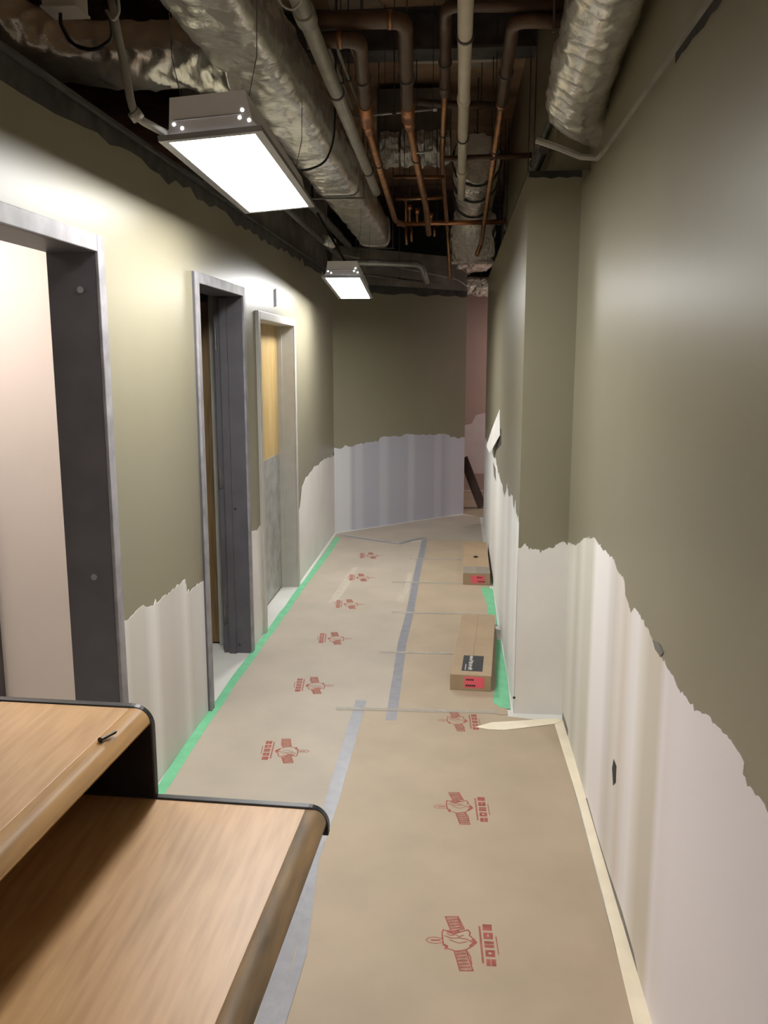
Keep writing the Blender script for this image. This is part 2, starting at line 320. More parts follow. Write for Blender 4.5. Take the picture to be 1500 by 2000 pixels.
for x, z in ((.26,.80),(.3,.45)): 
    mb = MB(); mb.disc((x,11.296,z),(0,-1,0),.05,12); obj('filler_spot', mb, 'drywall', wall_end)
# bare unpainted strip where the old ceiling met the walls
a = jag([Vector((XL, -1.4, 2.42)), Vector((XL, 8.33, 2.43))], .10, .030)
mb = MB(); mb.prism(a+[Vector((XL,8.33,WTOP)), Vector((XL,-1.4,WTOP))], (.002,0,0)); obj('bare_strip', mb, 'bare_unlit', wall_left)  # bare strip, coloured near black to stand in for missing light
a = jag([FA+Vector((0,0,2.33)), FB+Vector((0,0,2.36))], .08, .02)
mb = MB(); mb.prism(a+[FB+Vector((0,0,ft)), FA+Vector((0,0,ft))], fn*.002); obj('bare_strip', mb, 'bare_unlit', wall_far)
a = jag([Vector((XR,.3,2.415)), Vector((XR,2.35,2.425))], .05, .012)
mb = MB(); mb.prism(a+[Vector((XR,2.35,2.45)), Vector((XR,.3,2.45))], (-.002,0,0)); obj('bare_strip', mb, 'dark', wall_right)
a = jag([Vector((XP,YP,2.485)), Vector((XR,YP,2.48))], .03, .01)
mb = MB(); mb.prism(a+[Vector((XR,YP,2.51)), Vector((XP,YP,2.51))], (0,-.002,0)); obj('bare_strip', mb, 'dark', wall_right)
# wall angle left from the suspended ceiling
mb = MB(); mb.box((XL,-1.4,2.485),(XL+.022,8.3,2.489)); mb.box((XL,-1.4,2.485),(XL+.004,8.3,2.512)); struct('trim_2', mb, 'steel_dark', 'dark metal angle along the top of the left wall', cat='trim')
mb = MB(); mb.box((XR-.012,-1.4,2.447),(XR+.035,3.53,2.455)); 
mb.tube([(XR-.01,3.50,2.452),(.46,3.52,2.462),(.37,3.53,2.50),(XP-.01,3.54,2.53)], .012, 8); mb.tube([(XR-.01,3.50,2.452),(XR+.02,3.2,2.462)], .01, 8)
struct('trim_3', mb, 'conduit', 'pale metal edge along the top of the right wall, bending in before the pier', cat='trim')
# holes and scuffs on the right wall
def patchx(name, pxs, x, mt, parent, t=-.0012):
    mb = MB(); mb.prism([at_x(*p, x) for p in pxs], (t,0,0)); return obj(name, mb, mt, parent)
patchx('wall_hole', [(1199,1483),(1204,1496),(1203,1528),(1198,1534),(1196,1500)], XR-.0012, 'dark', wall_right)
patchx('gouge', [(1275,1250),(1288,1258),(1296,1275),(1290,1282),(1280,1268)], XR-.0012, 'raw_wall', wall_right)
patchx('base_gap', [(1138,1553),(1147,1560),(1165,1625),(1188,1700),(1215,1780),(1238,1862),(1245,1898),(1216,1800),(1175,1690),(1154,1618)], XR-.0012, 'raw_wall', wall_right)
mb = MB(); mb.box((XR-.0025,3.75,0),(XR-.0012,3.95,.035)); obj('base_gap', mb, 'raw_wall', wall_right)
patchx('wall_slot', [(534,566),(539,563),(540,598),(535,600)], XL, 'dark', wall_left, .0015)
mb = MB(); p = at_y(1004,1362,YP); mb.disc((p.x, YP-.004, p.z),(0,-1,0),.007,10); obj('nail_hole', mb, 'dark', wall_right)
# torn paper flap hanging on the far right wall
mb = MB(); q = [at_x(976,800,XP), at_x(978,850,XP), at_x(966,885,XP), at_x(962,872,XP)]
mb.add([q[0], q[1]+Vector((-.004,0,0)), q[2]+Vector((-.035,0,0)), q[3]+Vector((-.05,0,0)), (q[0]+q[3])/2+Vector((-.03,0,0))], [(0,1,2,3,4)])
fl = obj('torn_flap', mb, 'drywall', wall_right); sm = fl.modifiers.new('thick','SOLIDIFY'); sm.thickness = .002
patchx('wall_hole', [(974,835),(979,838),(979,868),(970,880),(971,862)], XP, 'dark', wall_right)
patchx('gouge', [(963,903),(968,915),(969,940),(965,930)], XP-.0012, 'raw_wall', wall_right)

# ---- doors
def door_frame(name, y0, y1, z, face, depth, fmat, jmat, label, proud=.02):
    t = thing(name, (XL-.07, (y0+y1)/2, 0), label, 'door'); t['kind'] = 'structure'
    xo = XL+proud; xi = XL-depth
    for s, ya, yb in ((0, y0, y0+face), (1, y1-face, y1)):
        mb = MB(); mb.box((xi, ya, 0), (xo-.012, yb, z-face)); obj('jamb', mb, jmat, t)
        mb = MB(); mb.box((xo-.012, ya, 0), (xo, yb, z)); obj('face_trim', mb, fmat, t, bevel=.003)
        mb = MB(); mb.box((XL-depth*.72, ya-.0 if s else yb-.0, 0), (XL-depth*.42, (ya-.0 if s else yb), z-face))
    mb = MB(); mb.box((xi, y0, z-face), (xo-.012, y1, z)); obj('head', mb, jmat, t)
    mb = MB(); mb.box((xo-.012, y0+face, z-face), (xo, y1-face, z)); obj('face_trim', mb, fmat, t, bevel=.003)
    return t
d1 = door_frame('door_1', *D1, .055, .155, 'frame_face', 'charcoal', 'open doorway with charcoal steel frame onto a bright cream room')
for z, px in ((2.0,157),(.98,184)):
    p = at_y(px, 566 if z > 1.5 else 1127, D1[1]-.055)
    mb = MB(); mb.tube([(p.x, D1[1]-.055, p.z), (p.x, D1[1]-.058, p.z)], .011, 12); obj('plug', mb, 'frame_face', d1)
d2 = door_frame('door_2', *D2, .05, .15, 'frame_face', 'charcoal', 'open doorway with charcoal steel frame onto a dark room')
mb = MB(); mb.box((XL-.115, D2[1]-.066, 0),(XL-.075, D2[1]-.05, 2.03)); obj('stop', mb, 'charcoal', d2)
for z0 in (.18, .98, 1.75):
    mb = MB(); mb.box((XL-.135, D2[1]-.0535, z0),(XL-.118, D2[1]-.05, z0+.115)); mb.tube([(XL-.142, D2[1]-.054, z0), (XL-.142, D2[1]-.054, z0+.115)], .007, 8); obj('hinge', mb, 'steel_dark', d2)
for z0 in (.05, .86): 
    mb = MB(); mb.disc((XL-.06, D2[1]-.051, z0), (0,-1,0), .008, 10); obj('screw_hole', mb, 'dark', d2)
leaf_y = 4.90
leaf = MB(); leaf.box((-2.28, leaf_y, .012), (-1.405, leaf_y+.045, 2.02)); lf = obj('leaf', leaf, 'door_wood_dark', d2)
mb = MB(); mb.box((-1.50,leaf_y-.003,.98),(-1.455,leaf_y,1.06)); obj('latch_plate', mb, 'dark', d2)
mb = MB(); mb.box((-1.405,leaf_y-.02,.0),(-1.335,leaf_y+.05,2.06)); obj('inner_casing', mb, 'frame_beige', d2)
d3 = door_frame('door_3', *D3, .05, .15, 'frame_beige', 'frame_beige', 'closed wooden door with grey kick plate in a pale frame')
mb = MB(); mb.box((-1.345, D3[0]+.05, .01), (-1.30, D3[1]-.05, D3[2]-.05)); lf3 = obj('leaf', mb, 'door_wood', d3)
mb = MB(); mb.box((-1.30, D3[0]+.07, .015), (-1.2975, D3[1]-.06, 1.02)); obj('kick_plate', mb, 'galv', d3)
mb = MB(); mb.box((-1.30, D3[1]-.066, 0), (-1.265, D3[1]-.05, D3[2]-.05)); obj('stop', mb, 'frame_beige', d3)
# sign on the door leaf: a column of pale marks
sg = MB(); pa = at_x(503,730,-1.30); pb = at_x(507,792,-1.30)
sg.box((-1.2995, pb.y-.03, pb.z), (-1.298, pb.y+.02, pa.z)); so = obj('sign', sg, 'door_wood_dark', d3)
for k in range(5):
    z = pb.z+.01+(pa.z-pb.z-.02)*k/4.6
    mb = MB(); mb.box((-1.298, pb.y-.02, z), (-1.2972, pb.y+.012, z+.025)); obj('letter', mb, 'ink_white', so)

# ------------------------------------------------------------------ floor protection
BT = .004
def sheet(name, pts, z0, t, mt, label, cat, group=None):
    mb = MB(); mb.prism([Vector((p[0],p[1],z0)) for p in pts], (0,0,t)); return tag(obj(name, mb, mt), label, cat, group)
seam_far = [at_z(*p,0) for p in [(830,1055),(815,1120),(800,1200),(785,1260),(782,1310),(765,1400)]]
SX = -.295; SN = -.47
left_board = sheet('floor_board', [(-1.165,.2),(SN,.2),(SN,3.97),(SX,3.97),(SX,8.02),(-.5,7.86),(-1.165,8.28)], 0, BT, 'board_dusty', 'long cardboard floor sheet beside the doorways, printed with red emblems', 'floor board', 'cardboard floor sheets')
near_board = sheet('floor_board', [(SN,.2),(.475,.2),(.495,3.9),(.2,3.97),(SN,3.97)], 0, BT, 'board', 'darker cardboard floor sheet in the foreground, edged with cream tape', 'floor board', 'cardboard floor sheets')
ends = [3.97, 4.82, 5.63, 6.44, 7.24, 8.05]
nm = ['plain cardboard floor sheet under the nearer carton, next to the clear tape', 'plain cardboard floor sheet behind the label of the nearer carton', 'plain cardboard floor sheet between the two cartons', 'plain cardboard floor sheet under the farther carton', 'plain cardboard floor sheet at the far end of the grey tape']
for i in range(5):
    sheet('floor_board', [(SX,ends[i]),(.27,ends[i]),(.27,ends[i+1]-.004),(SX,ends[i+1]-.004)], 0, BT, 'board', nm[i], 'floor board', 'cardboard floor sheets')
sheet('floor_board', [(-1.15,8.3),(-.5,7.89),(SX,8.06),(.27,8.06),(.27,9.3),(.1,9.42),(-.1,9.3)], 0, BT-.001, 'board_dusty', 'cardboard floor sheet at the foot of the slanted end wall', 'floor board', 'cardboard floor sheets')
sheet('floor_board', [(.05,9.55),(.27,9.32),(2.6,9.32),(2.6,11.2),(-.6,11.2)], 0, BT-.001, 'board', 'cardboard floor sheet around the corner past the end wall', 'floor board', 'cardboard floor sheets')
def strip(path, wid, z0, t, wob=0):
    P = resample([Vector((p[0],p[1],0)) for p in path], .12); L = []; R = []
    for i, p in enumerate(P):
        d = (P[min(i+1,len(P)-1)]-P[max(i-1,0)]).normalized(); n = Vector((-d.y,d.x,0))
        L.append(p+n*(wid/2+random.uniform(-wob,wob))); R.append(p-n*(wid/2+random.uniform(-wob,wob)))
    q = L+R[::-1]; mb = MB()
    n = len(P); vs = [Vector((p.x,p.y,z0)) for p in L]+[Vector((p.x,p.y,z0)) for p in R]; vt = [v+Vector((0,0,t)) for v in vs]
    fs = []
    for i in range(n-1): fs += [[i,n+i,n+i+1,i+1],[2*n+i,2*n+i+1,3*n+i+1,3*n+i],[i,i+1,2*n+i+1,2*n+i],[n+i+1,n+i,3*n+i,3*n+i+1]]
    fs += [[0,2*n,3*n,n],[n-1,2*n-1,4*n-1,3*n-1]]
    mb.add(vs+vt, fs); return mb
def tape(name, path, wid, mt, label, z0=BT, t=.0007, wob=.001, group=None):
    return tag(obj(name, strip(path, wid, z0, t, wob), mt), label, 'tape', group)
tape('duct_tape', [(-.283,8.05),*[(p.x,p.y) for p in seam_far[1:4]],(-.30,4.535),(-.29,3.86)], .052, 'grey_tape', 'grey duct tape running to the far end between the floor sheets', group='grey tape seams')
tape('duct_tape', [(-.458,4.09),(-.462,3.10),(-.478,2.62),(-.469,1.94),(-.467,.25)], .055, 'grey_tape', 'grey duct tape seam in the foreground beside the desk', group='grey tape seams')
tape('duct_tape', [(-.47,2.75),(-.425,2.2),(-.44,1.7),(-.45,.3)], .03, 'grey_tape', 'thin second strip of tape beside the desk edge', z0=BT+.0008)
zz = [at_z(*p,0) for p in [(668,1046),(725,1055),(780,1063),(806,1055),(832,1051)]]
tape('duct_tape', [(p.x,p.y) for p in zz], .05, 'grey_tape', 'crooked grey tape across the floor before the slanted end wall', z0=BT+.0008, group='grey tape seams')
pl = [at_z(*p,0) for p in [(308,1528),(352,1466),(405,1390),(450,1326),(520,1233),(583,1147),(625,1092),(655,1050)]]
mb_t = [(p.x+.028, p.y) for p in pl]; mb_t[0] = (mb_t[0][0], .3)
tape('painters_tape', [(-1.155,.3),(-1.155,3.0),*mb_t[1:]], .05, 'green_tape', 'long green tape along the foot of the left wall', wob=.004, group='green tape')
sheet('painters_tape', [(.235,4.06),(.286,4.04),(.294,4.5),(.29,5.1),(.262,5.12),(.24,4.7),(.225,4.35),(.205,4.12)], BT, .0008, 'green_tape', 'green tape on the floor beside the nearer carton', 'tape', 'green tape')
sheet('painters_tape', [(.225,5.43),(.285,5.40),(.29,6.3),(.225,6.36),(.2,6.3),(.235,5.9)], BT, .0008, 'green_tape', 'green tape on the floor in front of the farther carton', 'tape', 'green tape')
m1 = [at_z(*p,0) for p in [(1082,1412),(1103,1410),(1142,1530),(1180,1650),(1225,1790),(1268,1945),(1290,2040),(1300,2090)]]
m2 = [at_z(*p,0) for p in [(1258,2090),(1237,2000),(1180,1760),(1130,1570)]]
q = [(p.x,p.y) for p in m1+m2]; q.insert(8,(.45,.3)); q.insert(8,(.497,.3))
sheet('masking_tape', q, BT, .001, 'masking', 'cream tape along the right edge of the foreground sheet', 'tape', 'cream tape')
q = [at_z(*p,0) for p in [(928,1422),(960,1413),(1010,1410),(1085,1405),(1100,1410),(1083,1416),(1020,1424),(985,1428),(955,1427)]]
sheet('masking_tape', [(p.x,p.y) for p in q], BT+.0012, .001, 'masking', 'cream tape tapering from the pier toward the red emblem', 'tape', 'cream tape')
cl = [('wide shiny clear tape across both floor sheets before the nearer carton', (-.57,3.975),(.22,3.995),.035),('clear tape line beside the black label of the nearer carton', (-.43,4.82),(0.0,4.83),.03),('clear tape line at the far end of the nearer carton', (-.42,5.635),(.26,5.635),.03),('clear tape line in front of the farther carton', (-.48,6.44),(.06,6.44),.03),('clear tape line beside the middle of the farther carton', (-.385,7.245),(.06,7.245),.03)]
for lb, a, b_, wd in cl: tape('clear_tape', [a,b_], wd, 'clear_tape', lb, z0=BT+.0016, t=.0005, group='clear tape')
# printed emblems: a tool-like figure beside a column of five block letters
def q2(mb, a, b, wd, M):
    zz_ = len(mb.f)*.000004; a = Vector((*a,zz_)); b = Vector((*b,zz_)); d = (b-a).normalized(); n = Vector((-d.y,d.x,0))*wd/2
    mb.add([a-n-d*wd*.3, b-n+d*wd*.3, b+n+d*wd*.3, a+n-d*wd*.3], [(0,1,2,3)], M)
def emblem(M):
    mb = MB(); S = lambda x, y: ((x-530)*.00056, (1340-y)*.00092)
    def line(pts, wd=.0035, closed=False):
        p = [S(*a) for a in pts]
        if closed: p.append(p[0])
        for a, b in zip(p[:-1], p[1:]): q2(mb, a, b, wd, M)
    mb.mi = 1
    for quad in ([(445,1215),(515,1210),(548,1272),(478,1288)], [(495,1384),(556,1376),(590,1468),(524,1470)]):
        mb.add([(*S(*p), -.0002) for p in quad[::-1]], [(0,1,2,3)], M)
    mb.mi = 0
    line([(346,1337),(360,1325),(395,1321),(434,1327),(438,1344),(400,1352),(362,1349)], .003, True)
    line([(375,1337),(420,1335)], .006)
    line([(444,1312),(480,1322),(520,1318),(560,1322),(592,1338)], .004); line([(430,1300),(436,1282),(470,1292),(500,1296),(540,1285),(566,1276),(580,1290),(576,1305),(600,1322),(612,1337),(590,1355),(560,1372),(510,1386),(460,1372),(436,1350)], .0045, True)
    line([(440,1355),(455,1362),(452,1374)], .009); line([(580,1355),(605,1335),(590,1325)], .009)
    line([(455,1300),(480,1310),(500,1302),(520,1312),(545,1304)], .003); line([(470,1330),(520,1345),(560,1335)], .003)
    line([(445,1215),(515,1210),(548,1272),(478,1288)], .004, True); line([(512,1212),(535,1275)], .004)
    for t in (.2,.4,.6,.8): line([(445+66*t*.5+8,1218+70*t),(505+30*t,1213+66*t)], .0055)
    line([(460,1288),(490,1298),(520,1286)], .010)
    line([(495,1384),(556,1376),(590,1468),(524,1470)], .004, True); line([(560,1378),(578,1405),(584,1440)], .004)
    for t in (.15,.32,.5,.68,.85): line([(500+26*t,1386+84*t),(545+32*t,1380+86*t)], .0055)
    line([(628,1256),(640,1432)], .0035); line([(716,1302),(724,1388)], .003); line([(634,1256),(646,1432)], .002)
    for k in range(5):
        x = 647+k*3; y = 1243+k*42
        for (dx0,dy0,dx1,dy1) in [((0,0,50,32),), ((0,0,50,11),(0,20,50,32),(0,11,20,20),(28,11,50,20)), ((0,0,50,14),(0,17,50,32)), ((0,0,50,11),(0,20,50,32),(0,11,16,20),(32,11,50,20)), ((0,0,22,32),(25,0,50,32))][k]:
            a = S(x+dx0, y+dy0); b = S(x+dx1, y+dy1)
            mb.add([(a[0],b[1],0),(b[0],b[1],0),(b[0],a[1],0),(a[0],a[1],0)], [(0,1,2,3)], M)
    return mb
for x, y, s, par in [(.036,2.291,1,near_board),(.039,3.068,1,near_board),(.03,3.875,.95,near_board)]:
    obj('printed_emblem', emblem(Matrix.Translation((x,y,BT+.0004)) @ Matrix.Scale(s,4)), ['ink_red','ink_red_light'], par)
for y in (3.496,4.27,5.051,5.808,6.56,7.335):
    obj('printed_emblem', emblem(Matrix.Translation((-.727,y,BT+.0004)) @ Matrix.Rotation(math.pi+.06,4,'Z')), ['ink_red','ink_red_light'], left_board)
# chalky scuffs on the dusty sheet
for pxs in ([(640,1178),(660,1150),(672,1128),(690,1108),(698,1106),(684,1140),(660,1172)], [(772,1172),(790,1150),(796,1120),(804,1118),(800,1150),(786,1176)], [(502,1380),(512,1386),(522,1384),(514,1391)]):
    mb = MB(); mb.prism([at_z(*p, BT) for p in pxs], (0,0,.0002)); obj('plaster_smear', mb, 'board_scuff' if 'board_scuff' in MAT else 'patch_scuff' if 'patch_scuff' in MAT else (mat('board_scuff', (.47,.42,.345), .7, var=.1, scale=30), 'board_scuff')[1], left_board)

# ------------------------------------------------------------------ desk with raised shelf unit
DA = math.radians(-2.5)
DM = Matrix.Translation((-.267,1.72,0)) @ Matrix.Rotation(DA,4,'Z')     # local x = left is negative, local y = toward camera is negative
DL, DH = 1.85, .74
desk = thing('desk', DM @ Vector((-.37,-DL/2,0)), 'oak topped desk with rounded front edge and black ends, cut off at lower left', 'desk')
mb = MB(); mb.box((-.745,-DL+.016,DH-.035),(-.045,-.018,DH), DM); obj('desktop', mb, 'oak', desk, bevel=.001)
def nose(r, h, L):       # rounded front edge: quarter rounds on top and bottom
    prof = [(-.045,-h)]+[(-r+r*math.cos(t), -h+r*.6-r*.6*math.sin(-t)*-1) for t in []]
    pr = [(-.045,0)]
    for k in range(9): t = math.pi/2*k/8; pr.append((-r+r*math.sin(t), -r+r*math.cos(t)))
    pr += [(0,-h+.01),(-.01,-h),(-.045,-h)]
    return pr
def sweep_y(prof, y0, y1, z, x, M):
    n = len(prof); vs = [(x+a, y0, z+b) for a, b in prof]+[(x+a, y1, z+b) for a, b in prof]
    return MB().add(vs, [list(range(n)), list(range(2*n-1,n-1,-1))]+[[i,n+i,n+(i+1)%n,(i+1)%n] for i in range(n)], M)
obj('front_edge', sweep_y(nose(.032,.042,0), -DL+.016, -.018, DH, 0, DM), 'bullnose_worn', desk, smooth=True)
def endcap(x0, x1, y0, y1, ztop, h, M, r=.04, lip=.004):
    pts = [(x0, y0, ztop-h), (x0, y0, ztop+lip)]
    for k in range(9): t = math.pi/2*k/8; pts.append((x1-r+(r+lip)*math.sin(t), y0, ztop-r+(r+lip)*math.cos(t)))
    pts.append((x1+lip, y0, ztop-h))
    mb = MB(); mb.prism([M @ Vector(p) for p in pts], M.to_3x3() @ Vector((0,y1-y0,0))); return mb
obj('end_edge', endcap(-.745,0,-.018,0,DH,.06,DM), 'black_edge', desk, bevel=.002)
obj('end_edge', endcap(-.745,0,-DL,-DL+.016,DH,.06,DM), 'black_edge', desk, bevel=.002)
for y0 in (-.03, -DL+.01):
    mb = MB(); mb.box((-.735,y0,0),(-.27,y0+.025,DH-.06), DM); obj('end_panel', mb, 'black_lam', desk)
mb = MB(); mb.box((-.735,-DL+.04,.1),(-.715,-.035,DH-.035), DM); obj('modesty_panel', mb, 'black_lam', desk)
mb = MB(); mb.box((-.70,-DL+.04,.04),(-.26,-DL+.45,DH-.036), DM); obj('drawer_pedestal', mb, 'black_lam', desk)
HX0, HX1, HT = -.745, -.388, .952
hutch = thing('desk_shelf', DM @ Vector(((HX0+HX1)/2,-DL/2,DH)), 'low oak topped shelf unit with black ends standing on the desk', 'shelf')
mb = MB(); mb.box((HX0+.012,-DL+.016,HT-.03),(HX1-.045,-.02,HT), DM); obj('shelf_top', mb, 'oak', hutch, bevel=.001)
obj('front_edge', sweep_y(nose(.034,.040,0), -DL+.016, -.02, HT, HX1, DM), 'bullnose', hutch, smooth=True)
obj('end_panel', endcap(HX0,HX1,-.02,0,HT,HT-DH-.0045,DM,r=.045), 'black_lam', hutch, bevel=.003)
obj('end_panel', endcap(HX0,HX1,-DL,-DL+.016,HT,HT-DH-.001,DM,r=.045), 'black_lam', hutch, bevel=.003)
mb = MB(); mb.box((HX0,-DL+.016,DH+.001),(HX0+.012,-.02,HT+.004), DM); obj('back_panel', mb, 'black_lam', hutch)
# screw on the shelf
a = at_z(195,1446,HT+.004); b_ = at_z(229,1428,HT+.004); d = (b_-a).normalized()
mb = MB(); mb.tube([a+d*.004, b_-d*.006, b_], [.0032,.0032,.0006], 8); sc = tag(obj('drywall_screw', mb, 'screw'), 'small dark screw lying on the raised desk shelf', 'screw')
mb = MB(); mb.tube([a, a+d*.0015, a+d*.006], [.006,.006,.003], 10); obj('screw_head', mb, 'screw', sc)

# ------------------------------------------------------------------ cartons
def carton(M, wd, ln, h, label, big):
    root = thing('carton', M @ Vector((wd/2,ln/2,0)), label, 'box', 'long cartons along the right wall')
    mb = MB(); mb.box((0,0,0),(wd,ln,h), M); obj('body', mb, 'carton', root, bevel=.002)
    mb = MB(); mb.box((0,0,h),(wd/2-.0012,ln,h+.002), M); obj('flap', mb, 'carton', root)
    mb = MB(); mb.box((wd/2+.0012,0,h),(wd,ln,h+.002), M); obj('flap', mb, 'carton', root)
    if big:
        mb = MB(); mb.box((.055,.06,h+.002),(.165,.30,h+.0028), M); lab = obj('label', mb, 'ink_black', root); lab['label'] = 'black label with pale lettering'
        random.seed(5); mb = MB(); y = .075                      # pale script running along the carton
        while y < .285:
            l = random.uniform(.008,.016); mb.box((.088,y,h+.0028),(.094+random.uniform(0,.02),y+l*.35,h+.0032), M); mb.box((.088+random.uniform(0,.012),y,h+.0028),(.094+random.uniform(.006,.016),y+l,h+.0032), M); y += l+.004
        mb.box((.072,.07,h+.0028),(.076,.16,h+.0032), M); obj('lettering', mb, 'ink_white', lab)['kind'] = 'stuff'
        sx0, sx1, sz0, sz1 = .075, .178, .016, .076
    else:
        mb = MB(); mb.box((.09,.52,h+.002),(.115,.60,h+.0028), M); mb.box((.08,.545,h+.002),(.125,.575,h+.0028), M); obj('printed_mark', mb, 'pipe_brown', root)
        mb = MB(); mb.box((.004,.0,h+.002),(wd-.004,.22,h+.0026), M); obj('packing_tape', mb, 'clear_tape', root)
        sx0, sx1, sz0, sz1 = .06, .165, .014, .074
    mb = MB(); mb.box((sx0,-.001,sz0),(sx1,0,sz1), M); st_ = obj('sticker', mb, 'pink_sticker', root); st_['label'] = 'pink sticker with black lettering'
    mb = MB()
    for zz, n, x in ((sz1-.02, 4, sx0+(.008 if big else .045)), (sz0+.008, 5, sx0+(.006 if big else .055))):
        for k in range(n): mb.box((x+k*.0105,-.0016,zz),(x+k*.0105+.0085,-.001,zz+.009), M)
    obj('lettering', mb, 'ink_black', st_)['kind'] = 'stuff'
M1 = Matrix.Translation((-.013,4.27,BT)) @ Matrix.Rotation(math.radians(-3.6),4,'Z')
carton(M1, .212, 1.09, .083, 'nearer long carton with a black label on top', True)
M2 = Matrix.Translation((.068,6.41,BT)) @ Matrix.Rotation(math.radians(-.6),4,'Z')
carton(M2, .205, 1.15, .088, 'farther long carton with shiny tape on its top end', False)
# dark stud leaning near the end wall
p0 = at_y(941,990,9.9); p0.z = .006; p1 = at_y(905,897,9.95)
d = (p1-p0).normalized(); side = Vector((0,1,0)); up = d.cross(side).normalized()
mb = MB(); mb.prism([p0+up*.05-side*.045, p0-up*.05-side*.045+Vector((0,0,.0)), p1-up*.05-side*.045, p1+up*.05-side*.045], (0,.09,0))
mnz = min(v[2] for v in mb.v); mb.v = [(v[0],v[1],v[2]-mnz+.004) for v in mb.v]
tag(obj('plank', mb, 'brown_wood', bevel=.003), 'dark brown plank leaning in the gap past the end wall', 'plank')

# ------------------------------------------------------------------ lamps
def lamp(c, yaw, roll, pitch, lens, label, k=1.0):
    M = Matrix.Translation(c) @ Matrix.Rotation(yaw,4,'Z') @ Matrix.Rotation(pitch,4,'X') @ Matrix.Rotation(roll,4,'Y') @ Matrix.Scale(k,4)
    t = thing('ceiling_lamp', c, label, 'lamp', 'troffer lamps hung over the corridor')
    w2, l2 = .128, .61
    mb = MB(); mb.add([(-w2,-l2,0),(w2,-l2,0),(w2,l2,0),(-w2,l2,0),(-w2,-l2,.004),(w2,-l2,.004),(w2,l2,.004),(-w2,l2,.004)], [(3,2,1,0),(4,5,6,7),(0,1,5,4),(1,2,6,5),(2,3,7,6),(3,0,4,7)], M); obj('lens', mb, lens, t)
    mb = MB(); fw = w2+.026; fl = l2+.026
    for lo, hi in (((-fw,-fl,-.004),(-w2,fl,.012)), ((w2,-fl,-.004),(fw,fl,.012)), ((-w2,-fl,-.004),(w2,-l2,.012)), ((-w2,l2,-.004),(w2,fl,.012))): mb.box(lo, hi, M)
    obj('flange', mb, 'lamp_flange', t)
    pr = [(-fw+.01,.012),(fw-.01,.012),(.125,.035),(.112,.12),(-.112,.12),(-.125,.035)]
    mb = MB(); mb.prism([M @ Vector((x,-fl+.03,z)) for x, z in pr], M.to_3x3() @ Vector((0,2*fl-.06,0))); obj('housing', mb, 'lamp_shell', t)
    for s in (-1, 1):
        mb = MB(); mb.prism([M @ Vector((x,s*(fl-.03),z)) for x, z in pr], M.to_3x3() @ Vector((0,s*.003,0))); ep = obj('end_plate', mb, 'lamp_shell', t)
        mb = MB(); mb.box((-.105,min(s*(fl-.027),s*(fl-.024)),.055),(.105,max(s*(fl-.027),s*(fl-.024)),.058), M); obj('fold', mb, 'lamp_flange', ep)
        for x, z in ((-.108,.046),(-.085,.033),(.098,.066),(.088,.046),(.115,.036)):
            mb = MB(); mb.disc((x,s*(fl-.0265),z),(0,s,0),.0042,10,M); obj('lit_hole', mb, lens, ep)
    for sx, sy in ((-1,-1),(1,-1),(-1,1),(1,1)):
        a = M @ Vector((sx*.1,sy*.5,.12)); mb = MB(); mb.tube([a,(a.x+sx*.03,a.y,2.60),(a.x+sx*.05,a.y,DECK)], .0015, 5); obj('hanger_wire', mb, 'steel_dark', t)
    return M
lamp(Vector((-.755,3.245,2.345)), math.radians(2.4), math.radians(-5), 0, 'lens_near', 'big bright ceiling lamp over the nearer doorways')
lamp(Vector((-.80,6.5,2.215)), math.radians(2.0), 0, math.radians(-3.2), 'lens_far', 'small distant ceiling lamp in front of the end wall', .9)
for i, (x, y, z) in enumerate(((-.80,-.55,2.36),(.6,-3.0,3.0),(-.6,-3.4,3.0),(-2.0,-3.0,3.0),(-.3,-5.2,3.0))):  # all after the first are unseen, added to fill light from behind
    lamp(Vector((x,y,z)), 0, 0, 0, 'lens_fill' if i else 'lens_back', ['ceiling lamp just behind the camera','added fill lamp at right, out of view behind the camera','added fill lamp in the middle, out of view behind the camera','added fill lamp at left, out of view behind the camera','rearmost added fill lamp, out of view behind the camera'][i])
def room_lamp(x, y, z, lens, label):
    t = thing('ceiling_light', (x,y,z), label, 'lamp')
    mb = MB(); mb.box((x-.3,y-.3,z+.02),(x+.3,y+.3,z+.06)); obj('housing', mb, 'lamp_shell', t)
    mb = MB(); mb.box((x-.28,y-.28,z),(x+.28,y+.28,z+.02)); obj('lens', mb, lens, t)
room_lamp(-2.15,2.9,2.438,'lens_room','square ceiling light inside the nearest room')
room_lamp(1.5,10.3,2.48,'lens_end','square ceiling light around the corner')

# ------------------------------------------------------------------ ducts
def wr(a, b, c): return noise.noise(Vector((a,b,c)))
def foil_duct(path, r, seed, crumple=.05, seg=48, step=.03, squash=None, fold=0, flare=None, jitter=0):
    P = resample(path, step); rj = random.Random(seed); jit = {}
    if flare: r = [r*(1+flare*math.exp(-i*step/.09)) for i in range(len(P))]
    def sec(th, s):
        c, sn = math.cos(th), math.sin(th)
        k = 1 + crumple*(.8*wr(c*1.5+seed, sn*1.5, s*3) + .55*wr(c*3+seed, sn*3, s*14) + .35*abs(wr(c*6, sn*6+seed, s*26)))
        k += .02*math.sin(s*2*math.pi/.33)
        if fold: k += fold*((1-abs(math.sin(s*34+3.2*wr(c*1.3+seed, sn*1.3, s*1.5))))**2.2*(.6+.8*wr(c*2.2, sn*2.2+seed, s*7)) - .3)
        if jitter: k += jitter*rj.uniform(-1,1)
        if squash:
            e, ax, bx = squash; d = (abs(c)**e+abs(sn)**e)**(-1/e); return c*d*ax*k, sn*d*bx*k
        return c*k, sn*k
    return MB().tube(P, r, seg, True, sec)
md = thing('supply_duct', (-.77,5.2,2.72), 'long boxy duct wrapped in silver foil, running above the lamps', 'duct', 'foil ducts')
